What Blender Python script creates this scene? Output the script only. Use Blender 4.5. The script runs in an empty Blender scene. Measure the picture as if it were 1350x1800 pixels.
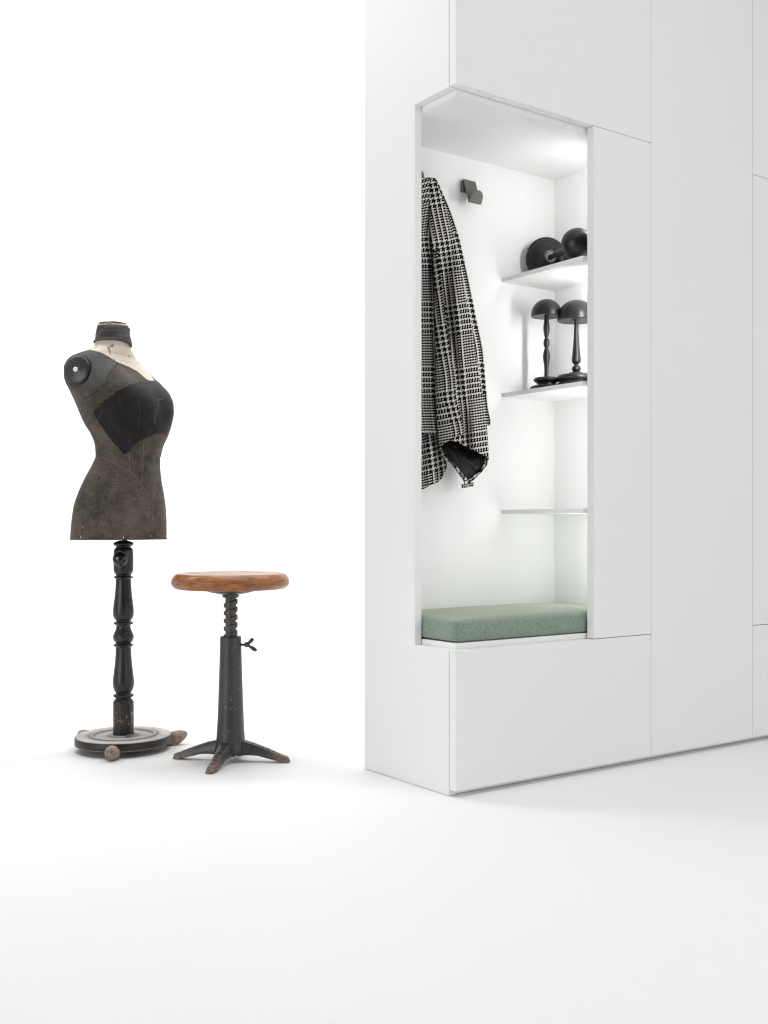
import bpy, bmesh, math, random
from mathutils import Vector, Matrix
from mathutils.bvhtree import BVHTree
random.seed(7)
SC = bpy.context.scene
COL = SC.collection
PI = math.pi

# ------------------------------------------------------------------ camera
FPX, HC, YH, CXP = 1900.0, 0.82, 926.3, 675.0          # lens in photo pixels, eye height, horizon row
cam = bpy.data.cameras.new("camera")
cam.sensor_fit = 'VERTICAL'; cam.sensor_height = 36.0; cam.sensor_width = 27.0
cam.lens = FPX / 1800 * 36.0
cam.shift_y = (YH - 900) / 1800.0
cam.clip_start = 0.05; cam.clip_end = 100
camo = bpy.data.objects.new("camera", cam); COL.objects.link(camo)
camo.location = (0, 0, HC); camo.rotation_euler = (PI / 2, 0, 0)
SC.camera = camo

# ------------------------------------------------------------------ world and lamps (a white photo studio)
w = bpy.data.worlds.new("World"); SC.world = w; w.use_nodes = True
nt = w.node_tree; nt.nodes.clear()
wo = nt.nodes.new("ShaderNodeOutputWorld"); bg = nt.nodes.new("ShaderNodeBackground")
bg.inputs[0].default_value = (1.0, 1.0, 1.0, 1)
tcw = nt.nodes.new("ShaderNodeTexCoord"); sxw = nt.nodes.new("ShaderNodeSeparateXYZ"); nt.links.new(tcw.outputs["Generated"], sxw.inputs[0])
ab = nt.nodes.new("ShaderNodeMath"); ab.operation = "ABSOLUTE"; nt.links.new(sxw.outputs[0], ab.inputs[0])
mw = nt.nodes.new("ShaderNodeMapRange"); mw.interpolation_type = "SMOOTHSTEP"; mw.inputs[1].default_value = 0.25; mw.inputs[2].default_value = 0.95; mw.inputs[3].default_value = 0.14; mw.inputs[4].default_value = 0.62
nt.links.new(ab.outputs[0], mw.inputs[0]); nt.links.new(mw.outputs[0], bg.inputs[1])
nt.links.new(bg.outputs[0], wo.inputs[0])

def area(name, loc, target, sx, sy, power, col=(1, 1, 1), spread=None):
    l = bpy.data.lights.new(name, 'AREA'); l.shape = 'RECTANGLE'; l.size = sx; l.size_y = sy
    l.energy = power; l.color = col
    if spread: l.spread = spread
    o = bpy.data.objects.new(name, l); COL.objects.link(o); o.location = loc
    d = Vector(target) - Vector(loc)
    o.rotation_euler = d.to_track_quat('-Z', 'Y').to_euler()
    return o
area("background_light_a", (-2.8, 5.0, 4.6), (-2.2, 8.0, 1.3), 3.6, 1.6, 165, (1, 1, 1))
area("background_light_b", (0.8, 5.2, 4.6), (0.0, 7.8, 1.0), 3.5, 1.6, 130, (1, 1, 1))
area("softbox_left", (-4.4, -1.0, 1.4), (-0.1, 3.6, 0.9), 3.0, 2.4, 84, (1.0, 1.0, 1.0))
area("softbox_right", (4.7, 0.3, 1.4), (1.0, 3.9, 0.8), 3.0, 2.4, 43, (1.0, 1.0, 0.995))
area("overhead_softbox", (1.0, 2.0, 5.0), (1.0, 2.02, 0), 5.0, 2.6, 57, (1.0, 1.0, 1.0), math.radians(120))

vs = SC.view_settings
vs.view_transform = "Standard"; vs.look = "None"; vs.exposure = 0.14; vs.gamma = 1.0; vs.use_curve_mapping = False
SC.render.engine = 'CYCLES'
SC.cycles.use_denoising = True
SC.cycles.filter_width = 1.15
SC.cycles.max_bounces = 10; SC.cycles.diffuse_bounces = 8
SC.cycles.caustics_reflective = False; SC.cycles.caustics_refractive = False
SC.cycles.sample_clamp_indirect = 6.0

# ------------------------------------------------------------------ helpers
def px2x(px, Y): return (px - CXP) / FPX * Y
def py2z(py, Y): return HC - (py - YH) / FPX * Y
def obj(name, me, mats, parent=None, smooth=False):
    o = bpy.data.objects.new(name, me); COL.objects.link(o)
    if not isinstance(mats, (list, tuple)): mats = [mats]
    for m in mats: me.materials.append(m)
    if smooth:
        for p in me.polygons: p.use_smooth = True
    if parent: o.parent = parent
    return o
def bm2me(bm, name="mesh"):
    me = bpy.data.meshes.new(name); bmesh.ops.recalc_face_normals(bm, faces=bm.faces[:]); bm.to_mesh(me); bm.free(); return me
def thing(name, label, cat, loc=(0, 0, 0), group=None):
    o = bpy.data.objects.new(name, None); COL.objects.link(o); o.location = loc; o.empty_display_size = 0.1
    o["label"] = label; o["category"] = cat
    if group: o["group"] = group
    return o
def tag(o, label, cat, group=None):
    o["label"] = label; o["category"] = cat
    if group: o["group"] = group
def bevel(o, wdt, seg=2, ang=40):
    m = o.modifiers.new("bevel", 'BEVEL'); m.width = wdt; m.segments = seg; m.limit_method = 'ANGLE'; m.angle_limit = math.radians(ang)
    m.harden_normals = False
    for p in o.data.polygons: p.use_smooth = True
    try:
        m2 = o.modifiers.new("wn", 'WEIGHTED_NORMAL'); m2.keep_sharp = True
    except Exception: pass
def lathe_bm(prof, n=64, bm=None, mat=None):
    """prof: list of (r, z); closed on the axis where r==0"""
    bm = bm or bmesh.new(); rings = []
    for r, z in prof:
        if r < 1e-6: rings.append([bm.verts.new((0, 0, z))])
        else: rings.append([bm.verts.new((r * math.cos(2 * PI * i / n), r * math.sin(2 * PI * i / n), z)) for i in range(n)])
    for a, b in zip(rings, rings[1:]):
        if len(a) == 1 and len(b) == 1: continue
        for i in range(n):
            j = (i + 1) % n
            if len(a) == 1: bm.faces.new((a[0], b[i], b[j]))
            elif len(b) == 1: bm.faces.new((a[i], b[0], a[j]))
            else: bm.faces.new((a[i], b[i], b[j], a[j]))
    if mat is not None: bmesh.ops.transform(bm, matrix=mat, verts=bm.verts[:])
    return bm
def dense(prof, step=0.004):
    """Catmull-Rom through a profile"""
    out = []
    n = len(prof)
    for i in range(n - 1):
        p0 = prof[max(i - 1, 0)]; p1 = prof[i]; p2 = prof[i + 1]; p3 = prof[min(i + 2, n - 1)]
        L = math.hypot(p2[0] - p1[0], p2[1] - p1[1]); k = max(1, min(10, int(L / step)))
        for j in range(k):
            t = j / k
            q = []
            for c in (0, 1):
                a = 2 * p1[c]; b = p2[c] - p0[c]; cc = 2 * p0[c] - 5 * p1[c] + 4 * p2[c] - p3[c]; d = -p0[c] + 3 * p1[c] - 3 * p2[c] + p3[c]
                q.append(0.5 * (a + b * t + cc * t * t + d * t ** 3))
            if p1[0] > 0: q[0] = max(q[0], 0.0005)
            out.append(tuple(q) if j else p1)
    out.append(prof[-1]); return out
def tube_bm(pts, rad, n=8, bm=None, closed_ends=True):
    bm = bm or bmesh.new(); pts = [Vector(p) for p in pts]; rings = []
    if not isinstance(rad, (list, tuple)): rad = [rad] * len(pts)
    up = Vector((0, 0, 1)); prev = None
    for i, p in enumerate(pts):
        d = (pts[min(i + 1, len(pts) - 1)] - pts[max(i - 1, 0)]).normalized()
        a = prev if prev is not None else (up if abs(d.z) < 0.9 else Vector((1, 0, 0)))
        x = (a - d * a.dot(d)).normalized(); prev = x; y = d.cross(x)
        rings.append([bm.verts.new(p + (x * math.cos(2 * PI * k / n) + y * math.sin(2 * PI * k / n)) * rad[i]) for k in range(n)])
    for a, b in zip(rings, rings[1:]):
        for k in range(n): bm.faces.new((a[k], a[(k + 1) % n], b[(k + 1) % n], b[k]))
    if closed_ends: bm.faces.new(rings[0]); bm.faces.new(rings[-1][::-1])
    return bm
def pl(tab, x):
    """monotone-ish smooth interpolation of a table [(x,y)..]"""
    if x <= tab[0][0]: return tab[0][1]
    if x >= tab[-1][0]: return tab[-1][1]
    for i in range(len(tab) - 1):
        if tab[i][0] <= x <= tab[i + 1][0]:
            x0, y0 = tab[i]; x1, y1 = tab[i + 1]; h = x1 - x0
            def slope(j):
                if j <= 0 or j >= len(tab) - 1:
                    k = 0 if j <= 0 else len(tab) - 2
                    return (tab[k + 1][1] - tab[k][1]) / (tab[k + 1][0] - tab[k][0])
                a = (tab[j][1] - tab[j - 1][1]) / (tab[j][0] - tab[j - 1][0]); b = (tab[j + 1][1] - tab[j][1]) / (tab[j + 1][0] - tab[j][0])
                if a * b <= 0: return 0.0
                return 2 * a * b / (a + b)
            m0, m1 = slope(i), slope(i + 1); t = (x - x0) / h
            return (2*t**3-3*t*t+1)*y0 + (t**3-2*t*t+t)*h*m0 + (-2*t**3+3*t*t)*y1 + (t**3-t*t)*h*m1
def inside(p, poly):
    x, y = p; c = False; n = len(poly); j = n - 1
    for i in range(n):
        xi, yi = poly[i]; xj, yj = poly[j]
        if (yi > y) != (yj > y) and x < (xj - xi) * (y - yi) / (yj - yi) + xi: c = not c
        j = i
    return c

# ------------------------------------------------------------------ materials
class NT:
    def __init__(s, name):
        s.m = bpy.data.materials.new(name); s.m.use_nodes = True; s.t = s.m.node_tree; s.n = s.t.nodes; s.l = s.t.links
        s.b = s.n["Principled BSDF"]
    def node(s, typ, **kw):
        nd = s.n.new(typ)
        for k, v in kw.items(): setattr(nd, k, v)
        return nd
    def link(s, a, b): s.l.new(a, b)
    def coord(s, kind="Object", scale=(1, 1, 1)):
        tc = s.node("ShaderNodeTexCoord"); mp = s.node("ShaderNodeMapping"); mp.inputs["Scale"].default_value = scale
        s.link(tc.outputs[kind], mp.inputs[0]); return mp.outputs[0]
    def noise(s, scale, detail=4, rough=0.5, vec=None, dist=0.0):
        nd = s.node("ShaderNodeTexNoise"); nd.inputs["Scale"].default_value = scale; nd.inputs["Detail"].default_value = detail
        nd.inputs["Roughness"].default_value = rough; nd.inputs["Distortion"].default_value = dist
        if vec is not None: s.link(vec, nd.inputs["Vector"])
        return nd.outputs["Fac"]
    def ramp(s, fac, stops):
        r = s.node("ShaderNodeValToRGB"); e = r.color_ramp.elements
        while len(e) < len(stops): e.new(0.5)
        for k, (p, c) in enumerate(stops):
            e[k].position = p
            if not isinstance(c, (tuple, list)): c = (c, c, c)
            e[k].color = (*c, 1)
        s.link(fac, r.inputs[0]); return r.outputs[0]
    def mix(s, fac, a, b, mode='MIX'):
        r = s.node("ShaderNodeMix"); r.data_type = 'RGBA'; r.blend_type = mode
        for sock, v in ((r.inputs[0], fac), (r.inputs[6], a), (r.inputs[7], b)):
            if isinstance(v, (int, float)): sock.default_value = v
            elif isinstance(v, tuple): sock.default_value = (*v, 1)
            else: s.link(v, sock)
        return r.outputs[2]
    def math(s, op, a, b=None, c=None):
        r = s.node("ShaderNodeMath"); r.operation = op
        for k, v in enumerate((a, b, c)):
            if v is None: continue
            if isinstance(v, (int, float)): r.inputs[k].default_value = v
            else: s.link(v, r.inputs[k])
        return r.outputs[0]
    def bump(s, h, strength=0.3, dist=0.001):
        b = s.node("ShaderNodeBump"); b.inputs["Strength"].default_value = strength; b.inputs["Distance"].default_value = dist
        s.link(h, b.inputs["Height"]); s.link(b.outputs[0], s.b.inputs["Normal"])
    def base(s, v):
        if isinstance(v, tuple): s.b.inputs["Base Color"].default_value = (*v, 1)
        else: s.link(v, s.b.inputs["Base Color"])
    def rough(s, v):
        if isinstance(v, (int, float)): s.b.inputs["Roughness"].default_value = v
        else: s.link(v, s.b.inputs["Roughness"])
    def spec(s, v): s.b.inputs["Specular IOR Level"].default_value = v
    def up(s, lo, hi):
        """0..1 mask of faces that look upward (where dust settles)"""
        g = s.node("ShaderNodeNewGeometry"); sx = s.node("ShaderNodeSeparateXYZ"); s.link(g.outputs["Normal"], sx.inputs[0])
        mr = s.node("ShaderNodeMapRange"); mr.inputs[1].default_value = lo; mr.inputs[2].default_value = hi
        s.link(sx.outputs[2], mr.inputs[0]); return mr.outputs[0]

def mat_white(name, c, rough=0.45, grain=0.012):
    m = NT(name); v = m.coord()
    n1 = m.noise(1.7, 3, 0.5, v); n2 = m.noise(900, 2, 0.5, v)
    lo = tuple(x * (1 - grain) for x in c)
    col = m.mix(n1, lo, c); m.base(col); rr = m.node('ShaderNodeMapRange'); rr.inputs[3].default_value = rough - 0.06; rr.inputs[4].default_value = rough + 0.08; m.link(m.noise(3.5, 5, 0.6, v, 0.4), rr.inputs[0]); m.rough(rr.outputs[0]); m.spec(0.4)
    m.bump(m.math('ADD', m.math('MULTIPLY', n2, 0.2), m.math('MULTIPLY', m.noise(4, 2, 0.5, v), 3.0)), 0.10, 0.0008); return m.m
M_LACQ = mat_white("white_lacquer", (0.83, 0.83, 0.828))
M_INNER = mat_white("white_laminate", (0.875, 0.875, 0.872), 0.5)
m = NT("studio_floor"); v = m.coord()
sp = m.noise(160, 2, 0.6, v); spk = m.ramp(sp, [(0.80, 0.0), (0.84, 1.0)])
big = m.noise(0.9, 4, 0.6, v)
m.base(m.mix(m.math('MULTIPLY', spk, 0.25), m.mix(big, (0.815, 0.82, 0.82), (0.85, 0.852, 0.85)), (0.5, 0.48, 0.45)))
m.rough(0.62); m.spec(0.25); m.bump(m.noise(60, 5, 0.6, v), 0.06, 0.002); M_FLOOR = m.m

def mat_linen(name, c1, c2, blotch, rough=0.85, weave=1.0):
    m = NT(name); v = m.coord(); vv = m.coord(scale=(60, 60, 900)); vh = m.coord(scale=(900, 900, 60))
    n = m.noise(9, 7, 0.68, v, 0.3); a = m.noise(1.0, 3, 0.6, m.coord(scale=(700, 700, 40))); b = m.noise(1.0, 3, 0.6, m.coord(scale=(35, 35, 800)))
    th = m.math('MULTIPLY', m.math('ADD', a, b), 0.5)
    col = m.mix(m.ramp(n, [(0.34, 0.0), (0.68, 1.0)]), c1, c2)
    col = m.mix(m.ramp(th, [(0.36, 0.55 * weave), (0.52, 0.0)]), col, tuple(x * 0.45 for x in c1))
    col = m.mix(m.ramp(th, [(0.54, 0.0), (0.68, 0.5 * weave)]), col, tuple(min(1, x * 1.7) for x in c2))
    s2 = m.noise(24, 5, 0.7, v, 0.6); col = m.mix(m.ramp(s2, [(0.57, 0.0), (0.74, 0.75)]), col, blotch)
    m.base(col); m.rough(rough); m.spec(0.16)
    m.b.inputs["Sheen Weight"].default_value = 0.10; m.b.inputs["Sheen Roughness"].default_value = 0.4
    m.bump(m.math('ADD', th, m.math('MULTIPLY', m.noise(90, 4, 0.6, v), 0.4)), 0.35, 0.0015); return m.m
M_LINEN = mat_linen("brown_linen", (0.040, 0.0335, 0.0265), (0.132, 0.112, 0.089), (0.018, 0.016, 0.0145))
M_GREY = mat_linen("grey_linen", (0.058, 0.059, 0.056), (0.105, 0.106, 0.10), (0.03, 0.03, 0.028), weave=0.35)
M_CHEST = mat_linen("charcoal_cloth", (0.009, 0.0075, 0.0085), (0.019, 0.0165, 0.018), (0.05, 0.047, 0.048), 0.62, 0.25)
# neck wrap: dusty black ribbon with horizontal creases
m = NT("black_ribbon"); v = m.coord(); cr = m.noise(1, 4, 0.6, m.coord(scale=(16, 16, 150)), 0.5)
m.base(m.mix(m.ramp(cr, [(0.45, 0.0), (0.75, 0.8)]), (0.022, 0.021, 0.022), (0.13, 0.13, 0.13))); m.rough(0.6); m.bump(cr, 0.7, 0.004); M_RIBBON = m.m
# worn cream canvas
m = NT("cream_canvas"); v = m.coord()
n = m.noise(9, 6, 0.65, v); f = m.noise(1, 5, 0.7, m.coord(scale=(38, 38, 14)), 0.8)
col = m.mix(n, (0.50, 0.43, 0.35), (0.72, 0.66, 0.58)); col = m.mix(m.ramp(f, [(0.615, 0.0), (0.655, 0.8)]), col, (0.06, 0.055, 0.05))
m.base(col); m.rough(0.8); m.bump(m.noise(300, 4, 0.6, v), 0.25, 0.001); M_CREAM = m.m
def mat_simple(name, c, rough=0.5, spec=0.5, metal=0.0, var=0.15, sc=30, bump=0.1):
    m = NT(name); v = m.coord(); n = m.noise(sc, 5, 0.6, v)
    m.base(m.mix(n, tuple(x * (1 - var) for x in c), tuple(min(1, x * (1 + var)) for x in c))); m.rough(rough); m.spec(spec)
    m.b.inputs["Metallic"].default_value = metal; m.bump(m.noise(sc * 8, 3, 0.6, v), bump, 0.001); return m.m
M_THREAD = mat_simple("pale_thread", (0.22, 0.185, 0.14), 0.9)
M_DARKTHREAD = mat_simple("dark_thread", (0.03, 0.028, 0.025), 0.9)
M_WHITECHIP = mat_simple("cream_edge", (0.75, 0.66, 0.55), 0.8)
M_BONE = mat_simple("pale_button", (0.80, 0.74, 0.64), 0.35)

# black lacquered turned wood with chips and a little dust
def mat_blackwood(name, chip_z=None, dust=0.0, rough=0.28, base=(0.005, 0.0047, 0.005)):
    m = NT(name); v = m.coord()
    c = m.noise(70, 5, 0.65, m.coord(scale=(1, 1, 0.7)), 0.6)
    chips = m.ramp(c, [(0.745, 0.0), (0.765, 1.0)])
    if chip_z:
        tc = m.node("ShaderNodeTexCoord"); sx = m.node("ShaderNodeSeparateXYZ"); m.link(tc.outputs["Object"], sx.inputs[0])
        z0, z1 = chip_z
        band = m.math('MULTIPLY', m.math('GREATER_THAN', sx.outputs[2], z0), m.math('LESS_THAN', sx.outputs[2], z1))
        c2 = m.noise(105, 5, 0.7, m.coord(scale=(1, 1, 0.75)), 0.9)
        patch = m.ramp(m.noise(16, 2, 0.5, v), [(0.44, 0.0), (0.5, 1.0)])
        more = m.math('MULTIPLY', m.math('MULTIPLY', m.ramp(c2, [(0.575, 0.0), (0.60, 1.0)]), band), patch)
        chips = m.math('MAXIMUM', chips, more)
    col = m.mix(chips, base, (0.36, 0.16, 0.07))
    film = m.noise(12, 6, 0.7, v, 0.4)
    col = m.mix(m.ramp(film, [(0.50, 0.0), (0.85, 0.25)]), col, (0.07, 0.065, 0.06))
    if dust > 0:
        d = m.noise(26, 6, 0.7, v, 0.5); tc_ = m.node('ShaderNodeTexCoord'); sx_ = m.node('ShaderNodeSeparateXYZ'); m.link(tc_.outputs['Object'], sx_.inputs[0]); rr_ = m.math('POWER', m.math('ADD', m.math('POWER', sx_.outputs[0], 2.0), m.math('POWER', sx_.outputs[1], 2.0)), 0.5); ring = m.ramp(m.math('DIVIDE', rr_, 0.174), [(0.0, 0.8), (0.27, 0.75), (0.32, 0.25), (0.37, 0.7), (0.57, 0.8), (0.612, 0.28), (0.65, 1.0), (0.69, 0.28), (0.735, 0.45), (0.80, 0.95), (0.97, 1.0)])
        dm = m.math('MULTIPLY', m.up(0.55, 0.98), m.math('MULTIPLY', ring, m.ramp(d, [(0.26, 0.55 * dust), (0.55, dust)])))
        col = m.mix(dm, col, (0.56, 0.525, 0.49))
        rr = m.math('ADD', rough, m.math('MULTIPLY', dm, 0.5)); m.rough(rr)
    else:
        m.rough(m.ramp(film, [(0.3, rough * 0.8), (0.75, rough * 1.7)]))
    m.base(col); m.spec(0.5); m.bump(m.math('ADD', m.noise(180, 4, 0.6, v), m.math('MULTIPLY', chips, -0.8)), 0.12, 0.0012); return m.m
M_POST = mat_blackwood("black_turned_wood", (0.065, 0.145))
M_BASE = mat_blackwood("dusty_black_wood", None, 1.0, 0.42)
M_HAT = mat_blackwood("satin_black_wood", None, 0.12, 0.38, (0.0035, 0.0033, 0.003))
M_KNOB = mat_blackwood("polished_black_knob", None, 0.0, 0.12)
M_ORANGE = mat_simple("varnished_wood_peg", (0.50, 0.22, 0.06), 0.35)
# worn wooden feet
m = NT("worn_wood_feet"); v = m.coord(); n = m.noise(55, 6, 0.7, v, 0.5); n2 = m.noise(20, 5, 0.6, v)
col = m.mix(m.ramp(n, [(0.35, 0.0), (0.65, 1.0)]), (0.15, 0.09, 0.06), (0.40, 0.31, 0.25)); col = m.mix(m.ramp(n2, [(0.54, 0.0), (0.66, 0.7)]), col, (0.06, 0.045, 0.04))
col = m.mix(m.math('MULTIPLY', m.up(0.0, 0.9), 0.45), col, (0.38, 0.31, 0.27)); m.base(col); m.rough(0.8); m.bump(n, 0.5, 0.002); M_FEET = m.m
# painted cast iron with rust
def mat_iron(name, rust_tip=False, base=(0.024, 0.024, 0.0245), rough=0.36, band=None):
    m = NT(name); v = m.coord(); n = m.noise(75, 6, 0.68, v, 0.4); f = m.noise(8, 5, 0.6, v)
    col = m.mix(m.ramp(f, [(0.35, 0.0), (0.7, 1.0)]), tuple(x * 0.75 for x in base), tuple(x * 1.5 for x in base))
    col = m.mix(m.ramp(n, [(0.635, 0.0), (0.67, 0.8)]), col, (0.26, 0.16, 0.10))
    if band:
        tb = m.node("ShaderNodeTexCoord"); sb = m.node("ShaderNodeSeparateXYZ"); m.link(tb.outputs["Object"], sb.inputs[0])
        inb = m.math('MULTIPLY', m.math('GREATER_THAN', sb.outputs[2], band[0]), m.math('LESS_THAN', sb.outputs[2], band[1]))
        c2 = m.noise(130, 5, 0.7, m.coord(scale=(1, 1, 0.5)), 0.8); pt = m.ramp(m.noise(22, 2, 0.5, v), [(0.42, 0.0), (0.5, 1.0)])
        col = m.mix(m.math('MULTIPLY', m.math('MULTIPLY', m.ramp(c2, [(0.615, 0.0), (0.645, 0.7)]), inb), pt), col, (0.36, 0.24, 0.17))
    if rust_tip:
        tc = m.node("ShaderNodeTexCoord"); vl = m.node("ShaderNodeSeparateXYZ"); m.link(tc.outputs["Object"], vl.inputs[0])
        r = m.math('POWER', m.math('ADD', m.math('POWER', vl.outputs[0], 2.0), m.math('POWER', vl.outputs[1], 2.0)), 0.5)
        mr = m.node("ShaderNodeMapRange"); mr.inputs[1].default_value = 0.12; mr.inputs[2].default_value = 0.205; m.link(r, mr.inputs[0])
        k = m.math('MULTIPLY', mr.outputs[0], m.ramp(m.noise(75, 6, 0.72, v, 0.6), [(0.34, 0.05), (0.6, 1.0)]))
        col = m.mix(k, col, (0.225, 0.155, 0.115))
        col = m.mix(m.math('MULTIPLY', m.up(0.5, 0.95), m.ramp(m.noise(60, 5, 0.7, v), [(0.45, 0.0), (0.66, 0.45)])), col, (0.20, 0.16, 0.13))
    m.base(col); m.rough(m.ramp(f, [(0.3, rough * 0.85), (0.7, rough * 1.35)])); m.spec(0.55); m.bump(m.noise(140, 5, 0.65, v), 0.3, 0.0015); return m.m
M_IRON = mat_iron("grey_black_iron", band=(0.185, 0.262)); M_LEG = mat_iron("rusty_cast_iron", True); M_SCREW = mat_iron("oiled_iron_screw", False, (0.040, 0.036, 0.031), 0.36)
# varnished seat
m = NT("varnished_seat_wood"); v = m.coord()
g = m.noise(1, 5, 0.6, m.coord(scale=(22, 22, 100)), 0.7); g2 = m.noise(7, 4, 0.6, v)
col = m.mix(m.ramp(g, [(0.3, 0.0), (0.7, 1.0)]), (0.15, 0.048, 0.011), (0.42, 0.155, 0.037))
col = m.mix(m.ramp(g2, [(0.47, 0.0), (0.72, 0.75)]), col, (0.085, 0.032, 0.012))
pk = m.noise(120, 3, 0.6, v); col = m.mix(m.ramp(pk, [(0.70, 0.0), (0.73, 0.8)]), col, (0.04, 0.02, 0.012))
pk2 = m.noise(150, 3, 0.6, m.coord(scale=(1, 1, 1.3)), 0.3); col = m.mix(m.ramp(pk2, [(0.72, 0.0), (0.74, 0.8)]), col, (0.6, 0.42, 0.28))
top_refl = m.math('MULTIPLY', m.up(0.9, 0.99), 0.55); col = m.mix(top_refl, col, (0.47, 0.25, 0.14))  # paler seat top: reflection of the white backdrop painted into the colour
m.base(col); m.rough(m.ramp(g2, [(0.3, 0.3), (0.8, 0.48)])); m.spec(0.4); m.b.inputs["Coat Weight"].default_value = 0.25; m.b.inputs["Coat Roughness"].default_value = 0.2
m.bump(pk, 0.2, 0.0015); M_SEAT = m.m
# hooks
M_HOOK = mat_simple("bronze_grey_powder_coat", (0.125, 0.118, 0.108), 0.5, 0.4, 0.0, 0.06, 200, 0.1)
# cushion felt
m = NT("green_wool_felt"); v = m.coord(); n = m.noise(330, 4, 0.75, v); n2 = m.noise(120, 5, 0.8, v); n3 = m.noise(4, 3, 0.5, v)
mm = m.math('ADD', m.math('MULTIPLY', n, 0.5), m.math('MULTIPLY', n2, 0.5))
col = m.mix(m.ramp(mm, [(0.36, 0.0), (0.64, 1.0)]), (0.108, 0.172, 0.136), (0.30, 0.38, 0.315)); col = m.mix(m.math('MULTIPLY', n3, 0.3), col, (0.23, 0.27, 0.21))
hs = m.ramp(m.noise(210, 3, 0.7, m.coord(scale=(1, 1.2, 0.9))), [(0.60, 0.0), (0.72, 0.6)]); col = m.mix(hs, col, (0.40, 0.40, 0.33))
m.base(col); m.rough(0.95); m.spec(0.15); m.b.inputs["Sheen Weight"].default_value = 0.65; m.b.inputs["Sheen Roughness"].default_value = 0.5
m.b.inputs["Sheen Tint"].default_value = (0.85, 0.83, 0.70, 1); m.bump(mm, 0.7, 0.003); M_FELT = m.m
# plaid wool: a real 2/2 twill weave of black and white threads, four-and-four beside two-and-two
m = NT("houndstooth_plaid_wool")
uv = m.node("ShaderNodeUVMap"); uv.uv_map = "cloth"; nz = m.node("ShaderNodeTexNoise"); nz.inputs["Scale"].default_value = 0.02; m.link(uv.outputs[0], nz.inputs["Vector"])
off = m.node("ShaderNodeVectorMath"); off.operation = 'SCALE'; off.inputs[3].default_value = 2.0; m.link(nz.outputs["Color"], off.inputs[0])
ad = m.node("ShaderNodeVectorMath"); ad.operation = 'ADD'; m.link(uv.outputs[0], ad.inputs[0]); m.link(off.outputs[0], ad.inputs[1])
sx = m.node("ShaderNodeSeparateXYZ"); m.link(ad.outputs[0], sx.inputs[0])
def thread(ax, big, small):
    i = m.math('FLOOR', ax); qf = m.math('FLOORED_MODULO', ax, float(big + small)); per = big + small
    q = m.math('FLOORED_MODULO', i, float(per)); isb = m.math('LESS_THAN', q, float(big))
    cb = m.math('LESS_THAN', m.math('FLOORED_MODULO', qf, 8.0), 4.9); cs = m.math('LESS_THAN', m.math('FLOORED_MODULO', qf, 4.0), 2.5)
    dark = m.math('ADD', m.math('MULTIPLY', isb, cb), m.math('MULTIPLY', m.math('SUBTRACT', 1.0, isb), cs))
    return i, dark
iu, du = thread(sx.outputs[0], 40, 48); iv, dv = thread(sx.outputs[1], 48, 48)
tw = m.math('LESS_THAN', m.math('FLOORED_MODULO', m.math('SUBTRACT', iu, iv), 4.0), 2.0)
dk = m.math('ADD', m.math('MULTIPLY', tw, du), m.math('MULTIPLY', m.math('SUBTRACT', 1.0, tw), dv))
fz = m.node("ShaderNodeTexNoise"); fz.inputs["Scale"].default_value = 1.2; fz.inputs["Detail"].default_value = 3; m.link(uv.outputs[0], fz.inputs["Vector"])
cl = m.mix(fz.outputs["Fac"], (0.52, 0.50, 0.47), (0.74, 0.72, 0.68)); m.base(m.mix(dk, cl, (0.006, 0.0055, 0.0055)))
m.rough(0.95); m.spec(0.08); m.b.inputs["Sheen Weight"].default_value = 0.0
m.bump(m.math('ADD', m.math('MULTIPLY', fz.outputs["Fac"], 1.0), m.math('MULTIPLY', dk, -0.3)), 0.4, 0.002); M_PLAID = m.m
m = NT("black_satin_lining"); v = m.coord(); n = m.noise(14, 4, 0.55, v, 1.2); m.base((0.004, 0.004, 0.0042)); m.rough(0.34); m.spec(0.13); m.bump(n, 0.8, 0.02); M_LINING = m.m

# ------------------------------------------------------------------ the setting: one seamless studio sweep
bm = bmesh.new(); prof = [(-5.0, 0.0)]
for i in range(13): prof.append((-5.0 + i, 0.0)) if i else None
R = 1.6; yb = 7.3
for i in range(17):
    a = i / 16 * PI / 2; prof.append((yb + R * math.sin(a), R - R * math.cos(a)))
prof.append((yb + R, 7.5))
prof = sorted(set((round(a, 5), round(b, 5)) for a, b in prof), key=lambda q: (q[1] > 0, q[1] if q[1] > 0 else q[0]))
cols = []
for y, z in prof: cols.append([bm.verts.new((x, y, z)) for x in (-9, -3, 0, 3, 9)])
for a, b in zip(cols, cols[1:]):
    for k in range(4): bm.faces.new((a[k], a[k + 1], b[k + 1], b[k]))
me = bpy.data.meshes.new("floor"); bm.to_mesh(me); bm.free(); fl = obj("floor", me, M_FLOOR, None, True); fl["kind"] = "structure"

# ------------------------------------------------------------------ wardrobe (local axes: s along the front, t into the depth, z up)
U = Vector((0.81445503, 0.58022668, 0)); V = Vector((-0.58022668, 0.81445503, 0)); C0 = Vector((0.21684097, 3.26464214, 0))
ANG = math.atan2(U.y, U.x)
WM = Matrix(((U.x, V.x, 0, C0.x), (U.y, V.y, 0, C0.y), (0, 0, 1, 0), (0, 0, 0, 1)))
def wpt(s, t, z=0): return C0 + U * s + V * t + Vector((0, 0, z))
def s_at(px, t):
    P = wpt(0, t); r = (px - CXP) / FPX; return (r * P.y - P.x) / (U.x - r * U.y)
def local(px, py, t):
    s = s_at(px, t); return Vector((s, t, py2z(py, wpt(s, t).y)))
DT = 0.0333; TOP = 3.02
def wroot(name, label, cat, s=0, t=0, z=0):
    o = thing(name, label, cat, wpt(s, t, z)); o.rotation_euler = (0, 0, ANG); return o
ward = wroot("wardrobe", "tall white handleless wardrobe with a lit open corner niche, shelves and bench", "wardrobe")
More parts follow.
